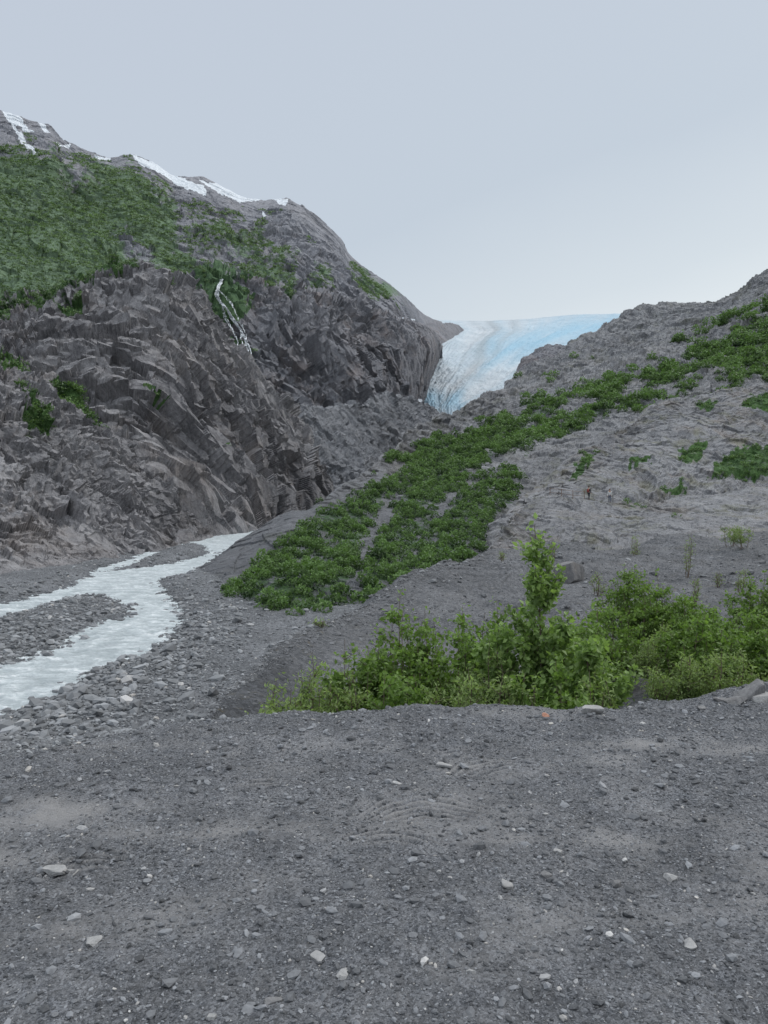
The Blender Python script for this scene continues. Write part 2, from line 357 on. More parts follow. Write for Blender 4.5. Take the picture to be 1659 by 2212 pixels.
def cob(n,lo,hi,pw,tm,label,name,bank):
    u=rng.uniform(-120,900,n*3);v=rng.uniform(1150,1700,n*3);d=(EYE-WL)*F/(v-CV);x=d*(u-CU)/F;y=d;s_=river_sd(x,y)
    w=np.exp(-((s_+1.2)/2.6)**2) if bank else np.ones_like(s_)
    inside=sdf(x,y,I1)>-1;inside|=sdf(x,y,I2)>-1;w=np.where(inside,1,w*.85+.06)
    k=(s_<.5)&(rng.uniform(0,1,n*3)<w);k|=(s_>=.5)&(s_<2)&(rng.uniform(0,1,n*3)<.04)
    x=x[k][:n];y=y[k][:n];m=len(x);s=np.maximum(psz(lo,hi,pw,m),y*.0009)
    sc=s[:,None]*np.stack([rng.uniform(.9,1.4,m),rng.uniform(.7,1.,m),rng.uniform(.5,.8,m)],1)
    o=scatter(name,tm,np.stack([x,y,valley(x,y)+s*.2],1),sc,rotm(m,True),np.clip(rng.beta(2.,2.6,m)+(rng.uniform(0,1,m)>.985)*.4,0,1),M_cob)
    tag(o,label,"stones",'stuff')
cob(13000,.05,.32,1.9,T1,"rounded grey cobbles lining the river and its bars",'cobbles',True)
cob(20000,.025,.09,2.,T0,"small grey stones spread over the river flats",'river_gravel',False)
# ================================================================ GRAVEL MOUND
r5=[(380,1590,5.8),(430,1570,6.1),(480,1505,7.6),(560,1440,9.6),(620,1385,11.5),(700,1336,13.5),(800,1292,16),(900,1248,19),(1000,1207,23),(1050,1192,25),(1150,1183,27),(1220,1172,28),(1330,1182,28),(1450,1155,31),(1560,1172,29),(1659,1158,30),(2300,1150,31)]
rows=[[(380,1680,5.2),(700,1800,5.6),(2300,1800,5.8)],
 [(380,1594,5.6),(430,1575,5.9),(480,1520,7.),(560,1520,7.4),(700,1590,8),(900,1620,8.5),(1300,1610,8.5),(1500,1560,8.3),(1659,1530,8.5),(2300,1500,9)],
 [(380,1592,5.7),(430,1572,6.0),(480,1508,7.4),(560,1455,9),(620,1420,10.2),(700,1420,11),(900,1450,11.5),(1100,1460,12),(1300,1460,12),(1659,1400,12.5),(2300,1390,12.5)],
 [(380,1591,5.75),(430,1571,6.05),(480,1506,7.5),(560,1444,9.4),(620,1393,11.1),(700,1355,12.8),(800,1335,14),(900,1325,15),(1100,1320,16),(1300,1300,17.5),(1659,1285,18),(2300,1270,18)],
 [(380,1590.5,5.78),(430,1570.5,6.08),(480,1505.5,7.55),(560,1441,9.5),(620,1386.5,11.4),(700,1340,13.3),(800,1298,15.6),(900,1258,18.3),(1000,1232,20.5),(1060,1230,21.5),(1150,1232,22),(1250,1228,22.5),(1400,1205,24),(1659,1212,23.5),(2300,1200,24)],
 r5,back(r5,.1,.35,.5),back(r5,.5,.6,3)]
U,V,D=patch(rows,380,2100,680,[24,50,110,110,120,60,24,30],3,5)
Gm_=P(U,V,D)
am=np.clip((D-5)/16,0.04,1.)
mossm=np.clip(.1+.9*fbm(Gm_/3.,3,84)+.35*np.clip((U<700)*(V>1360),0,1),0,1)
dkm=np.clip(.25+(700-U)/250+.6*fbm(Gm_/1.0,3,86),0,1)*.85*np.clip((1400-U)/500,0,1)  # left flank's dark slate, with shade of the slope painted in
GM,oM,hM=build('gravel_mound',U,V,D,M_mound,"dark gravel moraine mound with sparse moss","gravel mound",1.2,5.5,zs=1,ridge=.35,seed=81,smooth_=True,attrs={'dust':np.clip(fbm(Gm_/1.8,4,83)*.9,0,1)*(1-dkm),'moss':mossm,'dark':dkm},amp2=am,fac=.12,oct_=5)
ch=[(1020,1215,48),(1060,1182,58),(1100,1128,72),(1130,1098,84),(1170,1077,92),(1250,1070,95),(1340,1080,95),(1400,1098,93),(1450,1080,102),(1540,1062,110),(1659,1048,116),(2300,990,140)]
rows=[[(1020,1330,38),(1330,1300,42),(2300,1270,46)],[(1020,1240,46),(1060,1205,54),(1130,1185,60),(1250,1170,66),(1400,1160,68),(1659,1150,70),(2300,1130,72)],
 [(1020,1225,47),(1060,1192,56),(1100,1150,66),(1170,1118,78),(1250,1108,82),(1400,1125,82),(1540,1100,90),(1659,1090,94),(2300,1050,110)],ch,back(ch,.06,.3),back(ch,.3,.7)]
U,V,D=patch(rows,1030,2000,460,[30,90,90,60,20,16],3,3)
G_=P(U,V,D)
GH,_,_=build('rock_hump',U,V,D,M_slab,"rounded grey bedrock hump dusted with gravel","rock hump",2.4,13,zs=1.3,ridge=.4,seed=85,attrs={'veg':np.clip(fbm(G_/6,4,89)*1.3-.28,0,.6)},amp2=np.clip((U-1030)/60,.2,1),fac=.3)
VH=(np.clip(fbm(G_/6,4,89)*1.3,0,1),U,V,D,GH)
def gz(G,x,y):
    dd=(G[...,0]-x)**2+(G[...,1]-y)**2;i=np.unravel_index(np.argmin(dd),dd.shape);return float(G[i][2])
mp=GM.reshape(-1,3);idx=rng.integers(0,len(mp),26000);q=mp[idx];idx=idx[(q[:,1]>6.5)&(q[:,1]<34)&(q[:,0]<q[:,1]*.6)];pp=mp[idx]+rng.normal(0,.03,(len(idx),3))*np.array([1,1,0]);m=len(idx);dm=pp[:,1]
s=np.minimum(.008*(1-rng.uniform(0,1,m)*.995)**(-.42),.09)*np.clip(dm/12,.6,1.8)
o=scatter('mound_stones',T0,pp,s[:,None]*np.stack([rng.uniform(.8,1.5,m),rng.uniform(.6,1,m),rng.uniform(.4,.8,m)],1),rotm(m,True),np.clip(rng.beta(2,3,m)+.05,0,1),M_mstone)
tag(o,"scattered angular stones on the moraine mound","stones",'stuff')
# ================================================================ SLAB HILL
c2=[(1040,1200,95),(1080,1130,100),(1130,1070,108),(1180,1042,116),(1230,1003,124),(1300,950,137),(1400,885,152),(1480,855,162),(1560,838,168),(1659,825,172),(2300,740,190)]
rows=[[(1040,1240,80),(1200,1150,96),(1659,1120,112),(2300,1080,135)],
 [(1040,1215,88),(1080,1140,96),(1200,1068,106),(1300,1035,114),(1400,1010,120),(1659,985,132),(2300,920,150)],
 [(1040,1208,92),(1080,1134,98),(1200,1040,112),(1300,975,130),(1400,930,142),(1500,905,148),(1659,890,152),(2300,800,165)],
 c2,back(c2,.1,.3),back(c2,.5,.8)]
U,V,D=patch(rows,1040,2100,520,[50,110,90,30,20],3,4)
vg=vegmask(U,V,[[(1525,1040),(1540,1000),(1600,965),(1680,960),(1680,1030),(1600,1035)],[(1455,965),(1530,950),(1520,985),(1480,1000)],[(1505,860),(1545,860),(1540,885),(1510,885)],[(1225,1040),(1270,985),(1300,975),(1260,1030)],[(1350,995),(1420,980),(1410,1000),(1360,1010)],[(1590,880),(1640,850),(1720,850),(1720,900)],[(1420,1060),(1470,1050),(1480,1070),(1430,1075)]],w=8,ns=9,sc=14)
GS,oS,hS=build('slab_hill',U,V,D,M_slab,"ice-smoothed grey slate slabs with tufts of brush","rock slope",5,24,zs=2.0,ridge=.4,seed=91,attrs={'veg':vg*.7},fac=.32,shear=-.5,oct_=5)
VS=(vg,U,V,D,GS)
# ================================================================ BRUSH RIDGE
c3=[(385,1256,63),(420,1236,69),(440,1213,74),(530,1160,83),(600,1115,89),(630,1103,91),(668,1103,94),(690,1085,98),(720,1066,104),(780,1025,125),(830,990,150),(865,950,185),(880,928,205),(900,918,225),(1000,880,290),(1060,850,335),(1110,818,375),(1200,762,420),(1250,732,440),(1300,704,460),(1345,675,475),(1390,656,480),(1450,654,480),(1540,652,470),(1570,641,460),(1659,590,450),(1800,530,450),(2300,450,450)]
r0=[(385,1258,62),(400,1250,64),(470,1296,53),(560,1326,46.8),(640,1348,43.5),(760,1356,44),(900,1345,47),(1000,1310,52),(1100,1240,75),(1200,1150,115),(1400,1000,175),(1659,950,195),(2300,880,220)]
rows=[sink(r0,2.5),r0,
 [(385,1257,62.3),(420,1240,67),(470,1258,60),(560,1262,54),(640,1268,50),(760,1268,52),(900,1230,62),(1000,1180,78),(1100,1110,112),(1200,1040,142),(1400,900,200),(1659,830,225),(2300,700,260)],
 [(385,1256.5,62.6),(420,1238,68),(470,1212,70),(560,1192,71),(640,1180,74),(760,1145,86),(900,1065,122),(1000,1015,145),(1100,960,180),(1200,910,215),(1400,815,280),(1659,720,310),(2300,600,340)],
 [(385,1256,62.8),(420,1237,68.5),(440,1216,73),(530,1166,81),(630,1118,86),(720,1082,99),(830,1012,138),(900,968,182),(1000,930,230),(1110,875,285),(1200,830,330),(1300,780,370),(1400,730,400),(1540,700,400),(1659,650,380),(2300,520,400)],
 c3,back(c3,.08,.3),back(c3,.5,.9)]
U,V,D=patch(rows,385,2000,780,[10,100,110,110,110,24,20],2,3)
polys=[[(475,1290),(520,1245),(600,1185),(670,1120),(690,1100),(760,1065),(840,1015),(900,965),(1000,930),(1090,905),(1150,925),(1165,990),(1120,1065),(1100,1085),(1060,1130),(1040,1190),(1000,1225),(900,1270),(800,1310),(740,1318),(650,1348),(560,1318)],
 [(1080,925),(1180,872),(1300,838),(1420,805),(1470,760),(1550,700),(1600,670),(1720,640),(1720,790),(1600,800),(1480,845),(1380,880),(1250,935),(1160,960)],
 [(1490,800),(1560,720),(1680,690),(1720,860),(1560,850)],[(880,1010),(960,960),(1020,960),(960,1010)]]
holes=[[(745,1310),(768,1310),(793,1210),(833,1140),(870,1062),(857,1062),(802,1130),(772,1200)],[(930,1135),(962,1125),(983,1070),(966,1070)],[(1005,1057),(1040,1032),(1110,1012),(1130,1055),(1175,1000),(1150,978),(1085,984),(1022,1012)],[(540,1150),(670,1103),(680,1120),(600,1165)],[(682,1108),(800,1058),(900,1000),(900,986),(782,1044)],[(1390,800),(1430,765),(1500,745),(1460,790)],[(612,1229),(690,1189),(693,1195),(615,1241)],[(1500,730),(1560,700),(1659,660),(1659,680),(1540,740)],[(1200,900),(1260,870),(1280,880),(1220,915)],[(1340,850),(1400,820),(1410,835),(1350,870)]]
vg=vegmask(U,V,polys,holes,w=16,ns=20,sc=24)
spars=np.clip(1-.0016*np.clip(U-1100,0,600),.35,1)
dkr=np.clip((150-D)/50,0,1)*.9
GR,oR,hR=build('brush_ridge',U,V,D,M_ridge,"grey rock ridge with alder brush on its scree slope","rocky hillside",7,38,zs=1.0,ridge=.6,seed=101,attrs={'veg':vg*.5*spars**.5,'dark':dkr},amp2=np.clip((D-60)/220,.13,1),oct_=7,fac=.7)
VR=(vg,U,V,D,GR)
# ================================================================ GLACIER
cg=[(820,690,1750),(930,689,1750),(1060,691,1750),(1140,686,1720),(1240,676,1700),(1340,674,1650),(1550,680,1600)]
rows=[[(820,980,600),(1550,980,600)],[(820,892,690),(1550,892,690)],[(820,800,860),(1550,800,860)],[(820,742,1120),(1550,742,1120)],[(820,716,1380),(1550,708,1380)],cg,back(cg,.1,.1),back(cg,.4,.5)]
U,V,D=patch(rows,830,1500,480,[30,170,150,80,60,10,10],3,6)
ul=np.interp(V,[690,715,740,790,840,880],[930,985,960,930,900,925]);ur=np.interp(V,[675,740,800,840,880],[1345,1210,1118,1075,1000])
Q=(U-ul)/(ur-ul);A=V/60.
st=fbm(np.stack([Q*7,A*.6,0*Q],-1),5,111);cr=fbm(np.stack([Q*12+A,V/7.,0*Q],-1),4,112,True);cx=fbm(np.stack([Q*30+A*2,V/12.,0*Q],-1),4,113,True)
blue=np.clip(soft(sdf(U,V,[(1060,745),(1130,725),(1230,690),(1340,680),(1340,715),(1230,745),(1120,775),(1040,790)])+st*25,45)*.7+soft(sdf(U,V,[(905,860),(940,835),(1000,860),(1000,890),(930,890)])+st*12,26)*.6+st*.35+.06+cx*.08,0,1)
dirt=np.clip(np.exp(-((Q-.4-.08*np.sin(A*2)+.08*st)/.05)**2)*.8+np.exp(-((Q-.52-.06*np.sin(A*2)+.06*st)/.03)**2)*.55+np.exp(-((Q-.27-.06*np.sin(A*2)+.06*st)/.03)**2)*.35+np.clip(st*1.-.1,0,.4)*(V>700),0,1)
t=NT('glacier_ice')
c=t.ramp(t.noise(.03,8,.7,.4),[(.35,(.42,.47,.51)),(.65,(.58,.62,.65))]);c=t.mix(t.math('MULTIPLY',t.attr('blue'),.9),c,(.25,.48,.63))
c=t.mix(t.math('MULTIPLY',t.attr('dirt'),.55),c,(.28,.29,.295));cn=t.noise((.1,.1,.1),7,.7,.5);c=t.mix(t.math('MULTIPLY',t.ramp(cn,[(.5,0.),(.65,1.)]),.2),c,(.34,.44,.51))
M_ice=t.fin(c,.65,t.bump(cn,.5,5),.2)
G=P(U,V,D);N=normals(G);G=G+N*((cr*2.2+cx*1.2+st*5)*np.clip(1-(D-1400)/400,.1,1))[...,None]
o=meshobj('glacier',G,gridfaces(*U.shape),{'blue':blue,'dirt':dirt},M_ice,True);tag(o,"pale blue crevassed glacier tongue with dirt bands","glacier",'structure')
cn_=[(1090,850,700),(1112,805,710),(1128,775,720),(1150,760,730),(1180,741,740),(1215,745,740),(1260,742,730),(1450,720,700)]
U,V,D=patch([[(1090,900,640),(1450,860,640)],mid([(1090,900,640),(1450,860,640)],cn_,.6,.4),cn_,back(cn_,.15,1.)],1095,1450,160,[40,60,30],1,2)
build('rock_outcrop',U,V,D,M_cliff2,"dark rock knob standing beside the glacier","rock outcrop",9,40,seed=121,fac=.5)
cn_=[(900,706,1150),(925,700,1180),(945,696,1220),(970,697,1290),(990,701,1340),(1003,713,1365)]
fn_=[(900,800,840),(925,792,880),(942,777,960),(958,758,1060),(985,733,1220),(1003,720,1350)]
fs_=[(a,b+7,c*1.06) for a,b,c in fn_]
U,V,D=patch([fs_,fn_,cn_,back(cn_,.1,.8)],902,1002,130,[8,70,20],1,1)
build('rock_spur',U,V,D,M_cliff2,"low dark rock spur at the edge of the ice","rock outcrop",5,45,seed=125,fac=.5,amp2=np.clip((1003-U)/40,.05,1))
# ================================================================ LEFT SIDE
foot=[(-700,1440,33),(-200,1310,50),(0,1262,62),(190,1222,77),(330,1196,92),(430,1168,116),(500,1152,136),(570,1148,142)]
c0=[(-700,480,120),(-200,690,122),(0,765,122),(80,788,124),(160,845,124),(260,950,126),(330,1025,128),(430,1125,135),(500,1149,142),(570,1152,148)]
rows=[sink(foot,4),foot,mid(foot,c0,.06,.06),mid(foot,c0,.4,.42),mid(foot,c0,.72,.62),c0,back(c0,.1,.4),back(c0,.6,1.2)]
U,V,D=patch(rows,-300,570,560,[10,16,130,130,110,20,16],3,2)
vg=vegmask(U,V,[[(105,815),(200,832),(330,885),(345,945),(270,935),(180,905)],[(40,860),(110,905),(120,935),(60,930)],[(0,770),(60,790),(50,810),(0,800)]],w=10,ns=14,sc=14)
G0,_,_=build('near_cliff',U,V,D,M_cliff,"broken dark grey cliff foot beside the river","cliff",5.6,19,zs=.6,ridge=.42,seed=131,attrs={'veg':vg*.75},amp2=np.clip((1270-V)/160,.12,1)*np.clip((560-U)/120,.1,1),oct_=7,fac=.85,shear=.3)
VL0=(vg,U,V,D,G0)
foot=[(-700,1300,60),(0,1250,85),(190,1216,88),(330,1194,97),(430,1166,118),(540,1150,143),(640,1128,185),(740,1112,235),(800,1108,262)]
c1=[(-700,520,230),(-200,640,218),(0,632,215),(100,610,215),(170,592,220),(300,582,225),(350,597,228),(400,620,230),(430,648,232),(460,698,235),(520,773,238),(580,850,240),(640,922,240),(690,1000,245),(720,1048,250),(750,1078,255),(800,1106,264)]
rows=[sink(foot,5),foot,mid(foot,c1,.05,.04),mid(foot,c1,.35,.3),mid(foot,c1,.7,.55),mid(foot,c1,.93,.85),c1,back(c1,.1,.4),back(c1,.7,1.2)]
U,V,D=patch(rows,-200,800,740,[8,12,130,170,120,40,20,16],2,2)
vg=vegmask(U,V,[[(-500,560),(0,632),(100,608),(200,590),(290,582),(390,618),(330,618),(180,625),(60,650),(0,665),(-500,720)]],w=10,ns=12,sc=18)*.8
vg=np.maximum(vg,vegmask(U,V,[[(120,640),(180,640),(170,670),(130,665)],[(445,985),(465,985),(460,1005)],[(300,860),(330,870),(340,900)]],w=6,ns=8,sc=12))
G1,_,_=build('river_cliff',U,V,D,M_cliff,"tall grey-brown rock cliff above the river bend","cliff",14,50,zs=.6,ridge=.4,seed=141,attrs={'veg':vg*.75},amp2=np.clip((1220-V)/120,.05,1)*np.clip((800-U)/150,.15,1),oct_=7,fac=.85,shear=.3)
VL1=(vg,U,V,D,G1)
crest=[(280,650,420),(380,606,430),(430,588,440),(470,580,450),(560,594,470),(640,608,490),(700,628,510),(760,653,540),(820,680,580),(860,692,620),(900,698,650),(935,714,680),(948,735,700),(956,752,830)]
foot=[(280,1000,300),(380,1000,300),(430,1000,300),(470,1000,310),(560,1000,320),(640,965,340),(700,935,370),(760,915,400),(820,905,440),(850,895,480),(872,888,520),(888,880,560),(898,862,600),(912,866,690)]
crest=np.array(crest,float);foot=np.array(foot,float);nu=600
def colres(a):
    t=np.linspace(0,len(a)-1,nu);return np.stack([np.interp(t,range(len(a)),a[:,k]) for k in range(3)],1)
c_=colres(crest);f_=colres(foot);bk=c_.copy();bk[:,2]*=1.5;bk[:,1]+=60;seg=[]
for tv,td in zip(np.concatenate([np.linspace(0,.75,250),np.linspace(.76,1,90)]),np.concatenate([np.linspace(0,.5,250),np.linspace(.52,1,90)])):
    q=f_.copy();q[:,:2]+=(c_[:,:2]-f_[:,:2])*tv;q[:,2]+=(c_[:,2]-f_[:,2])*td;seg.append(q)
for a in np.linspace(.05,1,20):seg.append(c_*(1-a)+bk*a)
seg=smooth(smooth(np.array(seg),3,0),3,1);U,V,D=seg[...,0],seg[...,1],seg[...,2]
vg=vegmask(U,V,[[(400,560),(470,570),(560,590),(640,600),(640,615),(560,620),(560,660),(500,700),(440,700),(420,640)],[(430,700),(520,750),(540,800),(480,780)]],[[(500,600),(620,612),(600,640),(510,640)]],w=14,ns=18,sc=22)
G2,_,_=build('waterfall_cliff',U,V,D,M_cliff2,"grey rock wall with rusty stains carrying a waterfall","cliff",24,85,zs=.45,ridge=.5,seed=151,attrs={'veg':vg*.75},oct_=7,fac=.85,shear=.1,amp2=np.clip((970-U)/160,.12,1))
UV2=(U,V,G2)
VL2=(vg,U,V,D,G2)
c4=[(520,840,300),(640,866,322),(700,880,345),(760,872,385),(800,852,425),(850,850,470),(900,866,520),(935,886,560),(1000,925,600)]
ft=[(520,1180,225),(700,1110,250),(800,1060,290),(880,975,370),(1000,960,420)]
U,V,D=patch([ft,mid(ft,c4,.5,.45),c4,back(c4,.2,.5)],520,1000,320,[110,100,20],2,3)
sn=vegmask(U,V,[[(785,975),(795,980),(812,1003),(804,1003)],[(865,845),(900,864),(920,878),(892,868)]],w=4,ns=2,sc=6)*.5
build('scree_slope',U,V,D,M_scree,"dark grey scree fan dropping into the canyon","scree slope",8,34,zs=.6,ridge=.6,seed=161,attrs={'snow':sn},oct_=7,fac=.7,shear=.5)
sk=[(-500,130,900),(-200,185,900),(0,238,900),(30,248,900),(60,262,900),(110,272,900),(125,290,900),(150,312,900),(200,330,905),(240,343,910),(265,334,915),(290,334,920),(330,352,930),(370,380,940),(410,381,950),(440,381,960),(480,402,970),(520,424,980),(570,438,990),(590,429,1000),(620,428,1000),(660,450,1010),(700,480,1020),(738,515,1030),(755,545,1040),(780,568,1050),(840,610,1080),(880,645,1140),(915,678,1210),(935,689,1240),(962,697,1300)]
ft=[(-500,740,330),(0,720,340),(300,680,380),(430,670,420),(470,640,460),(640,660,520),(760,710,580),(860,735,760),(900,742,1050),(935,745,1180),(962,742,1280)]
rows=[ft,mid(ft,sk,.35,.22),mid(ft,sk,.75,.6),mid(ft,sk,.93,.88),sk,back(sk,.06,.2),back(sk,.5,.8)]
U,V,D=patch(rows,-200,955,800,[120,170,110,60,16,14],1,2)
vg=vegmask(U,V,[[(-300,280),(0,305),(60,325),(130,352),(230,352),(330,378),(375,430),(395,495),(500,540),(545,600),(600,640),(440,740),(300,740),(-300,740)],[(560,500),(620,560),(640,600),(600,600)],[(770,575),(870,632),(860,655),(780,615)],[(570,590),(700,600),(690,625),(600,625)],[(400,450),(560,520),(600,590),(540,580),(420,500)]],[[(405,510),(430,560),(470,585),(550,590),(530,560)],[(260,505),(315,520),(325,565),(290,555)],[(120,335),(165,345),(190,390),(150,380)],[(250,350),(390,415),(410,455),(340,410)]],w=90,ns=34,sc=38)
snp=[[(2,236),(35,248),(74,292),(60,293),(18,262)],[(22,272),(45,292),(78,335),(60,330)],[(84,268),(98,272),(108,288),(98,286)],[(118,314),(150,316),(150,320),(120,319)],[(203,337),(240,345),(238,350),(208,345)],[(286,338),(330,353),(368,376),(445,410),(445,415),(400,408),(345,377),(300,355)],[(378,391),(412,396),(440,404),(432,412),(396,404)],[(430,388),(500,408),(562,436),(520,437),(480,420)],[(588,431),(622,430),(616,444),(602,440)],[(568,460),(584,470),(574,473)],[(846,691),(895,691),(870,699)]]
sn=soft(np.max([sdf(U,V,p) for p in snp],axis=0)+.8+fbm(np.stack([U/14,V/8,0*U],-1),3,5)*4,3)
crs=np.clip((V-np.interp(U,[a[0] for a in sk],[a[1] for a in sk]))/70,.25,1)
G4,_,_=build('mountain',U,V,D,M_mtn,"tall rocky mountain with green slopes and snow patches","mountain",26,130,zs=.6,ridge=.55,seed=171,attrs={'veg':vg*.85,'snow':sn},amp2=np.clip((960-U)/160,.05,1)*crs*np.clip(1.15-vg*.5,0,1),oct_=8,fac=.75,shear=.3)
VL4=(vg*(1-sn),U,V,D,G4)
xs=np.linspace(-9000,9000,60);X,Y=np.meshgrid(xs,xs)
o=meshobj('ground',np.stack([X,Y,0*X-9.5],-1),gridfaces(60,60),{'dust':0*X,'moss':0*X,'veg':0*X},M_valley,True);tag(o,"flat grey gravel outwash ground","ground",'structure')
# ================================================================ WATERFALL
PU2=CU+UV2[2][...,0]/UV2[2][...,1]*F;PV2=CV-(UV2[2][...,2]-EYE)/UV2[2][...,1]*F
def sdep(u,v):
    dd=(PU2-u)**2+(PV2-v)**2;k=np.where(dd<16,UV2[2][...,1],1e9);return float(k.min()) if k.min()<1e8 else float(UV2[2][...,1].ravel()[np.argmin(dd)])
Vt=[];Ft=[]
def ribbon(pts,w,gap=.16):
    pts=np.array(pts,float);n=max(6,int(np.hypot(*np.diff(pts,axis=0).T).sum()/2.2));t=np.linspace(0,len(pts)-1,n)
    U_=np.interp(t,range(len(pts)),pts[:,0])+np.cumsum(rng.normal(0,.5,n))*.4+rng.normal(0,.7,n);V_=np.interp(t,range(len(pts)),pts[:,1])
    ds=np.array([sdep(u,v) for u,v in zip(U_,V_)])-2.5
    base=len(Vt)
    for i in range(n):
        p=P(U_[i],V_[i],ds[i]);ww=w*rng.uniform(.2,1.5)*ds[i]/F
        Vt.append(p+[-ww/2,0.6,0]);Vt.append(p+[0,-.4,0]);Vt.append(p+[ww/2,.6,0])
        if i and rng.uniform()>gap:
            for k in (0,1):Ft.append((base+3*i-3+k,base+3*i-2+k,base+3*i+1+k,base+3*i+k))
main=[(482,601),(472,620),(468,640),(478,655),(492,668),(505,690),(518,710),(530,730),(540,760),(543,790)]
for k in range(8):ribbon([(u+(i/9.)*rng.normal(0,3.)+rng.normal(0,1),v) for i,(u,v) in enumerate(main)],2.2)
for k in range(4):ribbon([(477+k,604),(468+k*1.5,618),(462+k*2,638)],2.2)
for k in range(3):ribbon([(480,655),(488-k*3,685),(500-k*3,705),(512,735),(516-k*2,765)],1.6)
for k in range(2):ribbon([(472,625),(484+k*3,640),(497+k*3,655),(507+k*2,675),(515,692)],1.8)
for k in range(2):ribbon([(505,690),(522,700),(530+k*3,725)],2.)
t=NT('falling_water');M_fall=t.fin(t.mix(t.noise(.5,6,.7),(.5,.54,.58),(.85,.88,.9)),.6)
o=meshobj('waterfall',np.array(Vt),np.array(Ft),None,M_fall,True);tag(o,"thin white branching waterfall running down the rock wall","waterfall",'structure')
# ================================================================ HILLSIDE BRUSH
M_brush=leafmat('brush_leaves',(.022,.05,.017),(.11,.185,.058),.25)
M_brushfar=leafmat('far_brush_leaves',(.085,.135,.06),(.155,.23,.1),.2)  # distance haze put into a lighter, bluer leaf colour
def brush(name,data,n,rad,nq,lq,mat,label,cond=None,flat=.7,thr=.55,ns=.0,hz=30,core=.35,tb=.05):
    vg,U,V,D,G=data
    a=np.linalg.norm(np.cross(np.gradient(G,axis=0),np.gradient(G,axis=1)),axis=-1)/D
    nn=fbm(G/hz,3,201)
    w=np.where(vg+nn*ns>thr,a,0)
    if cond is not None:w=w*cond(U,V,D)
    w=w.ravel();idx=rng.choice(w.size,n,p=w/w.sum())
    c=G.reshape(-1,3)[idx];d=D.ravel()[idx];r=rad*rng.uniform(.4,1.4,n)*np.clip(d/np.median(d),.6,1.6)
    dirs=rng.normal(size=(n,nq,3));dirs/=np.linalg.norm(dirs,axis=2)[...,None];dirs[...,2]=np.abs(dirs[...,2])*1.1-.1
    rr=rng.uniform(core,1.05,(n,nq,1));lump=1+.22*np.sin(dirs[...,0:1]*5+rng.uniform(0,6,(n,1,1)))*np.cos(dirs[...,2:3]*4+rng.uniform(0,6,(n,1,1)))
    pos=c[:,None]+dirs*rr*lump*r[:,None,None]*np.array([1,1,flat*1.25])
    pos=pos.reshape(-1,3);tn=nn.ravel()[idx]*.5
    tone=np.clip(tb+np.repeat(tn+rng.normal(0,.13,n),nq)+.85*dirs[...,2].ravel()*rr.ravel()+rng.normal(0,.1,n*nq),0,1)  # clump shading painted in: tops paler, undersides and cores darker
    s=np.repeat(r,nq)*lq*rng.uniform(.6,1.4,n*nq)
    o=scatter(name,[LEAFQ],pos,np.stack([s,s*.8,s],1),rotm(n*nq),tone,mat);tag(o,label,"brush",'stuff');return o
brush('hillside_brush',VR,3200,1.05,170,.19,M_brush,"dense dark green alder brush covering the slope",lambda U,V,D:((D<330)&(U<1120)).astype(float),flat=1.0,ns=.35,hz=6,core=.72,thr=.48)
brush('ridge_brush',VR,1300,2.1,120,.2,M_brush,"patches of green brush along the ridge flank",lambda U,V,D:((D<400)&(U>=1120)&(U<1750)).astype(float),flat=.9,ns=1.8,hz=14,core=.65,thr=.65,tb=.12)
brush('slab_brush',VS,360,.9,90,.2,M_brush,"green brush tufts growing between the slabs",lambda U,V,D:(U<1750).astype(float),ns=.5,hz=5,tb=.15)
brush('hump_brush',VH,90,.5,60,.2,M_brush,"small green tufts on the bedrock hump",lambda U,V,D:((U<1750)&(D<110)).astype(float),thr=.5,tb=.15)
brush('cliff_brush',VL0,240,1.1,60,.2,M_brush,"dark green shrubs clinging to the cliff ledges",lambda U,V,D:(U>-60).astype(float),ns=.6,hz=6)
brush('clifftop_brush',VL1,420,1.2,40,.25,M_brushfar,"green scrub along the cliff top",lambda U,V,D:(U>-60).astype(float),thr=.35,ns=.5,hz=10)
brush('ledge_brush',VL2,500,2.2,40,.25,M_brushfar,"green scrub around the top of the waterfall",lambda U,V,D:(np.abs(U-490)>32).astype(float),thr=.5,ns=.7,hz=20)
brush('mountain_brush',VL4,16000,1.9,18,.36,M_brushfar,"green alder scrub on the mountain slope",lambda U,V,D:((U>-60)&(D<980)).astype(float)*np.clip(1.1-(D-500)/800,.3,1),flat=.5,thr=.42,ns=.9,hz=45,tb=.15)
# ================================================================ SHRUBS
def tubes(paths,r0s,r1s,k=5):
    V=[];Fc=[]
    for p,r0,r1 in zip(paths,r0s,r1s):
        p=np.array(p);n=len(p);b=len(V)
        for i in range(n):
            t=p[min(i+1,n-1)]-p[max(i-1,0)];t=t/(np.linalg.norm(t)+1e-9);a=np.cross(t,[.3,.9,.1]);a/=np.linalg.norm(a)+1e-9;c=np.cross(t,a);r=r0+(r1-r0)*i/(n-1)
            for j in range(k):
                th=2*math.pi*j/k;V.append(p[i]+r*(a*math.cos(th)+c*math.sin(th)))
        for i in range(n-1):
            for j in range(k):Fc.append((b+i*k+j,b+i*k+(j+1)%k,b+(i+1)*k+(j+1)%k,b+(i+1)*k+j))
    return np.array(V),np.array(Fc)
M_bark=plain('bark',(.15,.115,.09))
M_alder=leafmat('alder_leaves',(.048,.08,.021),(.17,.262,.07),.4);M_cotton=leafmat('cottonwood_leaves',(.075,.125,.042),(.235,.335,.115),.38);M_willow=leafmat('willow_leaves',(.08,.115,.045),(.25,.33,.13),.4)
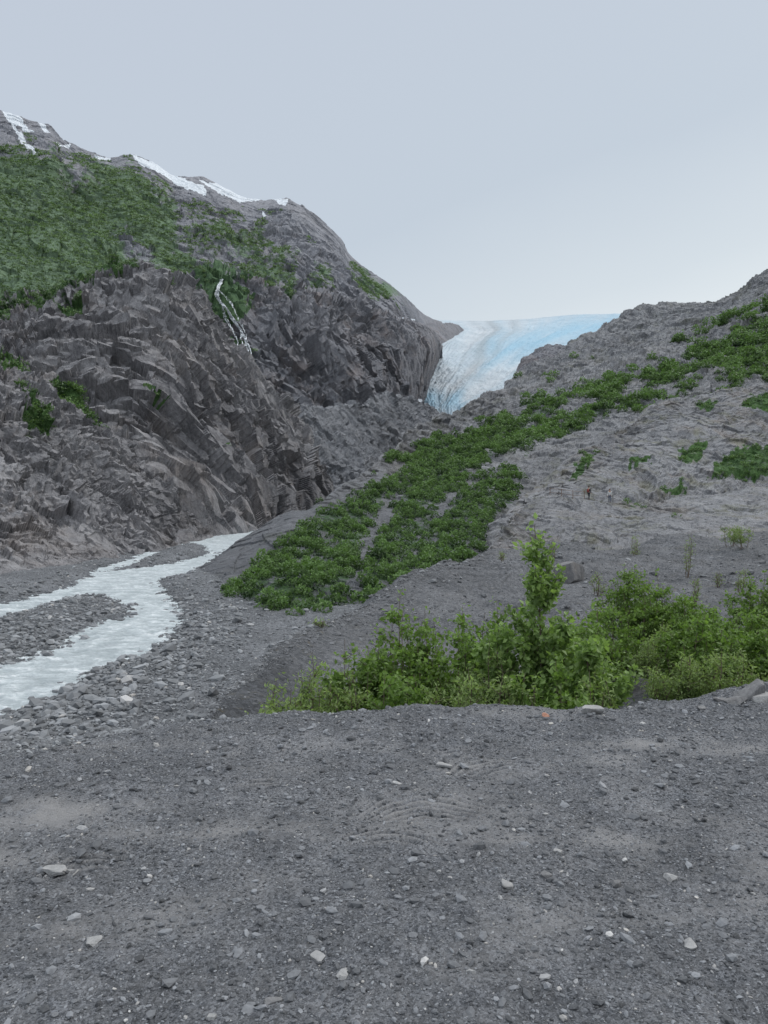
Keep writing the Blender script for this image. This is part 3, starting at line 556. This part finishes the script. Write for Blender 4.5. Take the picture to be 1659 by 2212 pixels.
def leaves_at(P0,n,spread,size,up=.4):
    i=rng.integers(0,len(P0),n);pos=P0[i]+rng.normal(0,spread,(n,3))
    y=rng.normal(size=(n,3));y[:,2]+=up-.35;y/=np.linalg.norm(y,axis=1)[:,None]
    zz=rng.normal(size=(n,3))*.7;zz[:,2]+=1;zz-=y*(zz*y).sum(1)[:,None];zz/=np.linalg.norm(zz,axis=1)[:,None];x=np.cross(y,zz)
    R=np.stack([x,y,zz],2);s=size*rng.uniform(.55,1.25,n);return pos,R,s
def shrub(u,vt,d,hw,kind,nl,label,nst=16,gr=1.):
    x=d*(u-CU)/F;z0=gz(GM,x,d);zt=EYE-d*(vt-CV)/F;h=max(.15,zt-z0);w=hw*d/F;base=np.array([x,d,z0-.03])
    paths=[];r0=[];r1=[];pts=[]
    if kind=='cottonwood':
        ln=rng.normal(0,.06,2)
        ax=lambda t:base+np.array([.05*math.sin(3*t)+ln[0]*t,.03*math.sin(4*t)+ln[1]*t,h*t])
        p=[ax(t) for t in np.linspace(0,1,14)];paths.append(p);r0.append(.014);r1.append(.003);pts+=[ax(t) for t in np.linspace(.75,1,6)]
        nb=int(26*h/1.7)+8
        for k in range(nb):
            t=rng.uniform(.2,.95);b=ax(t);L=w*(1.1-t)**1.1*rng.uniform(.4,1.45)+.03;a=rng.uniform(0,6.28)
            q=[b+np.array([math.cos(a)*L*s,math.sin(a)*L*s,L*(.6*s+.7*s*s)]) for s in np.linspace(0,1,5)];paths.append(q);r0.append(.005);r1.append(.0015)
            wt=max(1,int(round(L/.08)))
            pts+=([q[i]*(1-f)+q[i+1]*f for i in range(1,4) for f in (0,.33,.66)]+[q[4]])*wt
    else:
        for k in range(nst):
            a=rng.uniform(0,6.28);rr=w*math.sqrt(rng.uniform(0.02,1));hh=h*rng.uniform(.52,.92)*(1-.25*(rr/w)**2)
            if k<4:hh=h*(1-.05*k);rr*=.6
            b0=base+np.array([math.cos(a),math.sin(a),0])*w*.35*rng.uniform(0,1)
            tip=base+np.array([math.cos(a)*rr,math.sin(a)*rr,hh])
            q=[b0+(tip-b0)*s+np.array([math.cos(a),math.sin(a),0])*rr*.3*math.sin(math.pi*s)+rng.normal(0,.012,3) for s in np.linspace(0,1,8)]
            paths.append(q);r0.append(.01);r1.append(.002)
            for j in range(12):
                i=rng.integers(2,7);b=q[i];L=w*rng.uniform(.2,.48)*(1.1-i/9)+.05;c=rng.uniform(0,6.28);e=b+np.array([math.cos(c)*L,math.sin(c)*L,L*rng.uniform(.15,1.)])
                if e[2]>base[2]+h:e[2]=base[2]+h*.97
                tw=[b+(e-b)*s for s in np.linspace(0,1,4)];paths.append(tw);r0.append(.004);r1.append(.001);pts+=[b+(e-b)*s for s in np.linspace(.2,1,8)]
            pts+=[q[i] for i in range(3,8)]+[q[6]*.5+q[7]*.5]
    pts=np.array(pts)
    size={'alder':.057,'cottonwood':.066,'willow':.049,'weed':.038}[kind]*gr
    mat={'alder':M_alder,'cottonwood':M_cotton,'willow':M_willow,'weed':M_willow}[kind]
    e=bpy.data.objects.new('shrub',None);COL.objects.link(e);e.location=base;e.empty_display_size=.1;tag(e,label,'shrub')
    V,Fc=tubes(paths,r0,r1,4);o=meshobj('branches',V-base,Fc,None,M_bark,True);o.parent=e
    nl=int(nl*(1.15 if kind!='cottonwood' else .9))
    pos,R,s=leaves_at(pts,nl,.027 if kind!='alder' else .031,size)
    wd=.62 if kind=='willow' else 1.1
    tone=np.clip(rng.beta(2,2,nl)*.8+.35*(pos[:,2]-base[2])/h-.05,0,1)  # random tone; upper leaves painted paler, like light from above
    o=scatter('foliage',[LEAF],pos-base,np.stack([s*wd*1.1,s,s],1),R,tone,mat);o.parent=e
sh=[(585,1508,6.1,60,'weed',1900,"low pale green willow seedling at the terrace edge",14),
(640,1460,6.3,80,'willow',4200,"low light green willow bush at the terrace edge",22),
(715,1412,6.5,95,'willow',6400,"bushy light green willow on the gravel",28),
(790,1365,7.,88,'alder',6200,"mid-green alder bush beside a taller one",24),
(872,1272,7.4,98,'alder',9500,"tall dark green alder bush with upright shoots",30),
(925,1340,7.5,90,'alder',7000,"mid-green alder filling the thicket",26),
(980,1320,7.8,90,'alder',7400,"dark green alder bush in the thicket",26),
(1030,1290,8.1,75,'alder',6000,"slender alder bush with upright shoots",20),
(860,1430,6.4,105,'alder',6400,"low dark alder in front of taller bushes",24),
(950,1440,6.3,105,'willow',6800,"pale grey-green willow low in front of alders",26),
(1045,1385,6.8,100,'willow',7000,"leafy yellow-green willow in the thicket",28),
(1165,1128,7.1,85,'cottonwood',3400,"tall bright green cottonwood sapling above the bushes",1),
(1132,1300,7.3,90,'cottonwood',2400,"bright green cottonwood stem beside the tallest sapling",1),
(1210,1325,7.2,95,'cottonwood',2700,"bushy green cottonwood sapling leaning outward",1),
(1085,1350,7.1,95,'cottonwood',2800,"short bright green cottonwood sapling",1),
(1250,1375,6.8,105,'cottonwood',3400,"broad-leaved green cottonwood bush at the ledge",1),
(1288,1430,6.5,85,'willow',5200,"low leafy green willow beside the ledge",24),
(1180,1425,6.4,105,'alder',6600,"low green alder bush at the terrace edge",26),
(1100,1440,6.3,95,'willow',5400,"low light willow hiding the sapling stems",22),
(1255,1310,9.5,90,'alder',6800,"rounded green alder bush behind the saplings",26),
(1312,1290,11,80,'alder',6400,"dense green alder on the mound slope",24),
(1390,1212,13,88,'alder',10500,"large dark green alder bush on the mound",34),
(1462,1265,12.5,75,'alder',6800,"green alder bush on the gravel mound",24),
(1462,1335,10,75,'willow',6000,"yellow-green willow bush on gravel",24),
(1525,1312,9.2,88,'alder',8200,"leafy green alder bush near the ledge rocks",28),
(1475,1400,8.4,68,'willow',4600,"low light green willow near the ledge rocks",20),
(1595,1305,10,92,'alder',8400,"green alder bush above the ledge rocks",30),
(1652,1218,12,70,'alder',7000,"upright green alder on the mound",26),
(1668,1340,9,90,'alder',7200,"dense green alder by the slate rocks",28),
(1720,1270,10,90,'alder',6000,"wide green alder bush on the gravel",22),
(1565,1392,8.2,88,'willow',5600,"low pale willow behind slate rocks",24)]
for a in sh:shrub(*a[:7],nst=a[7])
for u,vt,d,hw,n in ((1485,1150,21,16,260),(1195,1165,24,10,120),(1085,1190,23,12,120),(1600,1225,18,16,200),(1500,1240,17,14,150),(690,1345,13,14,90),(1550,1230,19,9,90),(1610,1135,26,34,1300),(1580,1135,27,28,900),(1370,1150,26,16,250),(1290,1235,18,16,200)):
    shrub(u,vt,d,hw,'willow',n,"sparse small willow seedling on bare gravel",nst=5,gr=1.1)
# ================================================================ ROCKS
M_rock=rockmat('boulder_rock',(.09,.09,.094),(.16,.158,.16),(.25,.247,.247),(.22,.19,.16),.2,bd=.12)
M_pale=rockmat('pale_rock',(.2,.2,.2),(.3,.3,.3),(.42,.41,.4),(.3,.26,.22),.1,bd=.12)
M_red=rockmat('red_rock',(.2,.09,.06),(.33,.15,.1),(.5,.3,.22),(.33,.18,.14),.05,bd=.12)
def rock(u,v,d,wpx,rx,ry,rz,mat,label,seed,z=None,name='stone',rotz=None,tilt=0.,box=.35):
    s=wpx*d/F/2;V,Fc=rockshape(4,seed,9,.03,.5,box);V=V+.02*fbm(V*5,4,seed)[:,None]*V
    p=P(u,v,d)
    a=rotz if rotz is not None else seed*1.3;V=V*np.array([rx,ry,rz])*s/.72
    V=np.stack([V[:,0]*math.cos(tilt)-V[:,2]*math.sin(tilt),V[:,1],V[:,0]*math.sin(tilt)+V[:,2]*math.cos(tilt)],1)
    V=np.stack([V[:,0]*math.cos(a)-V[:,1]*math.sin(a),V[:,0]*math.sin(a)+V[:,1]*math.cos(a),V[:,2]],1)
    o=meshobj(name,V,Fc,{'veg':np.zeros(len(V)),'snow':np.zeros(len(V))},mat);zz=p[2] if z is None else z
    o.location=(p[0],p[1],zz+rz*s*.25);tag(o,label,'rock' if name=='boulder' else 'stone')
def trock(u,v,w,rx,ry,rz,mat,label,seed,**k):
    d=EYE*F/(v-CV);x=d*(u-CU)/F;rock(u,v,d,w,rx,ry,rz,mat,label,seed,z=float(terr(np.array([x]),np.array([d]))[0]),**k)
d=20;rock(1225,1250,d,66,1,.8,.75,M_rock,"weathered grey boulder on the moraine mound behind bushes",3,z=gz(GM,d*(1225-CU)/F,d)+.12,name='boulder',box=.6,tilt=.2)
trock(1277,1545,42,1,.7,.5,M_pale,"pale grey stone on the terrace edge",5)
trock(1178,1549,18,1,.7,.5,M_red,"small reddish stone on the terrace edge",6)
trock(961,1650,30,1,.5,.3,M_pale,"flat pale stone on dark gravel",7)
trock(1095,1915,28,.7,1,.5,M_pale,"pointed pale grey stone on gravel",8,rotz=0)
trock(1180,1890,20,1,.7,.5,M_rock,"small grey stone on dark gravel",9)
trock(118,1878,46,1,.6,.3,M_pale,"pale flat buried stone on gravel",10,rotz=0)
trock(152,1872,34,1,.7,.3,M_pale,"dusty pale buried stone on gravel",11,rotz=0)
trock(205,2015,40,.7,1,.35,M_pale,"wedge-shaped pale stone on gravel",12,rotz=.3)
trock(740,2100,44,.45,1,.3,M_pale,"long grey slate stone on gravel",13,rotz=-.3)
trock(688,2060,28,1,.7,.4,M_pale,"angular grey stone on gravel",14)
trock(1018,2105,20,.7,1,.5,M_pale,"small rounded pale stone on gravel",15)
trock(1450,1885,25,1,.8,.5,M_pale,"rounded pale grey stone on gravel",16)
trock(1330,1905,22,1,.7,.5,M_rock,"small grey stone on gravel",17)
trock(1490,2050,32,1,.7,.35,M_pale,"flat grey stone on gravel",18)
trock(455,2185,20,1,.8,.5,M_pale,"small tan stone on gravel",19)
trock(1205,1840,20,.5,1,.5,M_pale,"upright grey stone chip on gravel",20)
trock(590,2150,32,1,.7,.3,M_rock,"flat dark stone on gravel",22)
trock(1622,1522,76,1,.5,.35,M_rock,"dark split slate block leaning on the terrace edge",25,name='boulder',rotz=.3,tilt=.6)
trock(1652,1528,56,1,.6,.25,M_pale,"pale slate slab beside the split block",26,name='boulder',rotz=.2,tilt=.15)
trock(1588,1530,44,1,.6,.3,M_rock,"grey slate piece on the terrace edge",27,tilt=-.3)
trock(1690,1512,70,1,.6,.5,M_rock,"dark slate block on the terrace edge",28,name='boulder',tilt=.2)
trock(1560,1526,30,1,.7,.3,M_rock,"small slate piece on the terrace edge",29)
trock(1515,1534,24,1,.6,.3,M_rock,"grey chip of slate on the ledge",30)
# ================================================================ RAILING + PEOPLE
def standpoint(u):
    best=None
    for d in np.arange(80,96,.5):
        x=d*(u-CU)/F;z=gz(GH,x,d);v=CV-(z-EYE)*F/d
        if best is None or v<best[0]:best=(v,x,d,z)
    return best[1:]
M_wood=plain('weathered_wood',(.2,.14,.11));M_skin=plain('skin',(.45,.28,.2))
tops=[];ps=[]
for k in range(4):
    x,d0,z=standpoint(1188+(1262-1188)*k/3);ps.append(np.array([x,d0,z-.1]))
e=bpy.data.objects.new('railing',None);COL.objects.link(e);e.location=ps[0];tag(e,"low brown post and rail fence on the rock slab","railing")
for p in ps:
    V,Fc=tubes([[p,p+[0,0,.6],p+[0,0,1.1]]],[.045],[.04],8)
    o=meshobj('post',V-ps[0],Fc,None,M_wood,True);o.parent=e;tops.append(p+[0,0,1.])
for h in (0,.5):
    V,Fc=tubes([[t-[0,.06,h] for t in tops]],[.022],[.022],6);o=meshobj('rail',V-ps[0],Fc,None,M_wood,True);o.parent=e
def skin(name,verts,edges,rad,mat,loc,parent=None,root=0):
    m=bpy.data.meshes.new(name);m.from_pydata(verts,edges,[]);m.materials.append(mat);o=bpy.data.objects.new(name,m);COL.objects.link(o)
    o.modifiers.new('s','SKIN')
    for i,r in enumerate(rad):
        m.skin_vertices[0].data[i].radius=(r,r) if not hasattr(r,'__len__') else r
        m.skin_vertices[0].data[i].use_root=(i==root)
    s=o.modifiers.new('b','SUBSURF');s.levels=2;s.render_levels=2
    if parent:o.parent=parent
    else:o.location=loc
    return o
def person(u,yaw,topc,legc,hairc,packc,label,stride):
    x,d,z=standpoint(u)
    v=[(0,0,.95),(0,0,1.15),(0,.0,1.38),(0,.01,1.5),(0,-.01,1.6),(0,-.015,1.7)];r=[(.13,.1),(.12,.09),(.15,.1),.055,.085,.075];ed=[(0,1),(1,2),(2,3),(3,4),(4,5)]
    def add(p,rr,par):
        v.append(p);r.append(rr);ed.append((par,len(v)-1));return len(v)-1
    legs=[];arms=[]
    for sgn in (-1,1):
        st=stride*sgn
        a=add((.1*sgn,0,.88),.085,0);b=add((.1*sgn,-.03-st*.5,.5),.055,a);c=add((.11*sgn,-st,.1),.036,b);f=add((.11*sgn,-st-.16,.04),.033,c);legs.append((a,b,c,f))
        a=add((.19*sgn,0,1.41),.055,2);b=add((.24*sgn,.03+st*.3,1.14),.04,a);c=add((.23*sgn,-.08+st*.5,.9),.026,b);h=add((.225*sgn,-.11+st*.5,.83),.024,c);arms.append((a,b,c,h))
        for j,(fx,L) in enumerate(((-.02,.07),(-.007,.08),(.007,.075),(.02,.06))):add((.225*sgn+fx*.3,-.11+st*.5+fx,.83-L),.008,h)
        add((.225*sgn-.02*sgn,-.15+st*.5,.8),.009,h)
    add((0,-.1,1.6),.012,4)
    o=skin('person',v,ed,r,M_skin,(x,d,z-.02));o.rotation_euler=(0,0,yaw);tag(o,label,'person')
    def sub(ids,ed2,rr,mat,nm):skin(nm,[v[i] for i in ids],ed2,rr,mat,None,o)
    l=legs;aa=arms
    sub([0,l[0][0],l[0][1],l[0][2],l[1][0],l[1][1],l[1][2]],[(0,1),(1,2),(2,3),(0,4),(4,5),(5,6)],[(.15,.12),.105,.075,.055,.105,.075,.055],legc,'trousers')
    sub([0,1,2,aa[0][0],aa[0][1],aa[0][2],aa[1][0],aa[1][1],aa[1][2]],[(0,1),(1,2),(2,3),(3,4),(4,5),(2,6),(6,7),(7,8)],[(.155,.125),(.15,.12),(.17,.125),.075,.06,.04,.075,.06,.04],topc,'jacket')
    V,Fc=ico(3);V=V*np.array([.1,.11,.11]);V=V+np.array([0,.02,1.7]);V[:,2]=np.maximum(V[:,2],1.6);hh=meshobj('hair',V,Fc,None,hairc,True);hh.parent=o
    for sgn in (-1,1):
        V,Fc=ico(2);V=V*np.array([.05,.14,.045])+np.array([.11*sgn,-stride*sgn-.07,.05]);s_=meshobj('shoe',V,Fc,None,M_dark,True);s_.parent=o
    if packc:
        V,Fc=ico(3);V=np.sign(V)*np.abs(V)**.6*np.array([.15,.09,.2])+np.array([0,.19,1.2]);b=meshobj('backpack',V,Fc,None,packc,True);b.parent=o
M_dark=plain('dark_cloth',(.05,.052,.06));M_white=plain('pale_cloth',(.6,.6,.6));M_redc=plain('red_cloth',(.25,.06,.055));M_blue=plain('blue_grey_cloth',(.12,.14,.18));M_hair=plain('brown_hair',(.08,.05,.035))
person(1272,2.2,M_dark,M_dark,M_hair,M_redc,"hiker in dark clothes with a red pack walking on rock",.18)
person(1317,-.4,M_white,M_blue,M_hair,None,"hiker in a pale top and grey trousers standing on rock",.08)
# ================================================================ LIGHT / SKY / CAMERA
w=bpy.data.worlds.new("World");S.world=w;w.use_nodes=True;nt=w.node_tree;nt.nodes.clear()
out=nt.nodes.new('ShaderNodeOutputWorld');bg=nt.nodes.new('ShaderNodeBackground');bg.inputs[1].default_value=.1
sky=nt.nodes.new('ShaderNodeTexSky');sky.sky_type='NISHITA';sky.sun_disc=False;EL=math.radians(42);AZ=math.radians(65)
sky.sun_elevation=EL;sky.sun_rotation=AZ;sky.dust_density=3
tc=nt.nodes.new('ShaderNodeTexCoord');sp=nt.nodes.new('ShaderNodeSeparateXYZ');nt.links.new(tc.outputs['Generated'],sp.inputs[0])
nz=nt.nodes.new('ShaderNodeTexNoise');nz.inputs['Scale'].default_value=1.6;nz.inputs['Detail'].default_value=4;mp=nt.nodes.new('ShaderNodeMapping');mp.inputs['Scale'].default_value=(1,1,2.2);nt.links.new(tc.outputs['Generated'],mp.inputs[0]);nt.links.new(mp.outputs[0],nz.inputs['Vector'])
def mth(op,a,b):
    x=nt.nodes.new('ShaderNodeMath');x.operation=op
    for q,i in ((a,0),(b,1)):
        if hasattr(q,'links'):nt.links.new(q,x.inputs[i])
        else:x.inputs[i].default_value=q
    return x.outputs[0]
zc=mth('ADD',sp.outputs[2],mth('MULTIPLY',mth('SUBTRACT',nz.outputs[0],.5),.1))
zc=mth('ADD',mth('SUBTRACT',zc,mth('MULTIPLY',sp.outputs[0],.26)),.04)
rp=nt.nodes.new('ShaderNodeValToRGB');nt.links.new(zc,rp.inputs[0]);e=rp.color_ramp.elements
st=[(0,(.98,1.,1.)),(.1,(.87,.92,.935)),(.23,(.68,.75,.805)),(.38,(.565,.64,.725)),(.76,(.555,.615,.715)),(.86,(1.,1.07,1.14)),(1,(1.95,2.03,2.1))]
while len(e)<len(st):e.new(.5)
for a,(p,c) in zip(e,st):a.position=p;a.color=(*c,1)
sc=nt.nodes.new('ShaderNodeVectorMath');sc.operation='SCALE';nt.links.new(rp.outputs[0],sc.inputs[0]);sc.inputs['Scale'].default_value=10
mx=nt.nodes.new('ShaderNodeMix');mx.data_type='RGBA';mx.inputs[0].default_value=.95;nt.links.new(sky.outputs[0],mx.inputs[6]);nt.links.new(sc.outputs[0],mx.inputs[7])
nt.links.new(mx.outputs[2],bg.inputs[0]);nt.links.new(bg.outputs[0],out.inputs[0])
sd_=Vector((math.sin(AZ)*math.cos(EL),math.cos(AZ)*math.cos(EL),math.sin(EL)))
l=bpy.data.lights.new('sun','SUN');l.energy=1.3;l.angle=math.radians(12);l.color=(1,.97,.93);lo=bpy.data.objects.new('sun',l);COL.objects.link(lo);lo.rotation_euler=sd_.to_track_quat('Z','Y').to_euler()
cam=bpy.data.cameras.new('camera');cam.sensor_fit='VERTICAL';cam.sensor_height=36;cam.lens=26;cam.clip_end=30000;cam.clip_start=.05;cam.shift_y=-46/2212
co=bpy.data.objects.new('camera',cam);COL.objects.link(co);co.location=(0,0,EYE);co.rotation_euler=(math.pi/2,0,0);S.camera=co
S.view_settings.view_transform='Standard';S.view_settings.look='None';S.view_settings.exposure=0
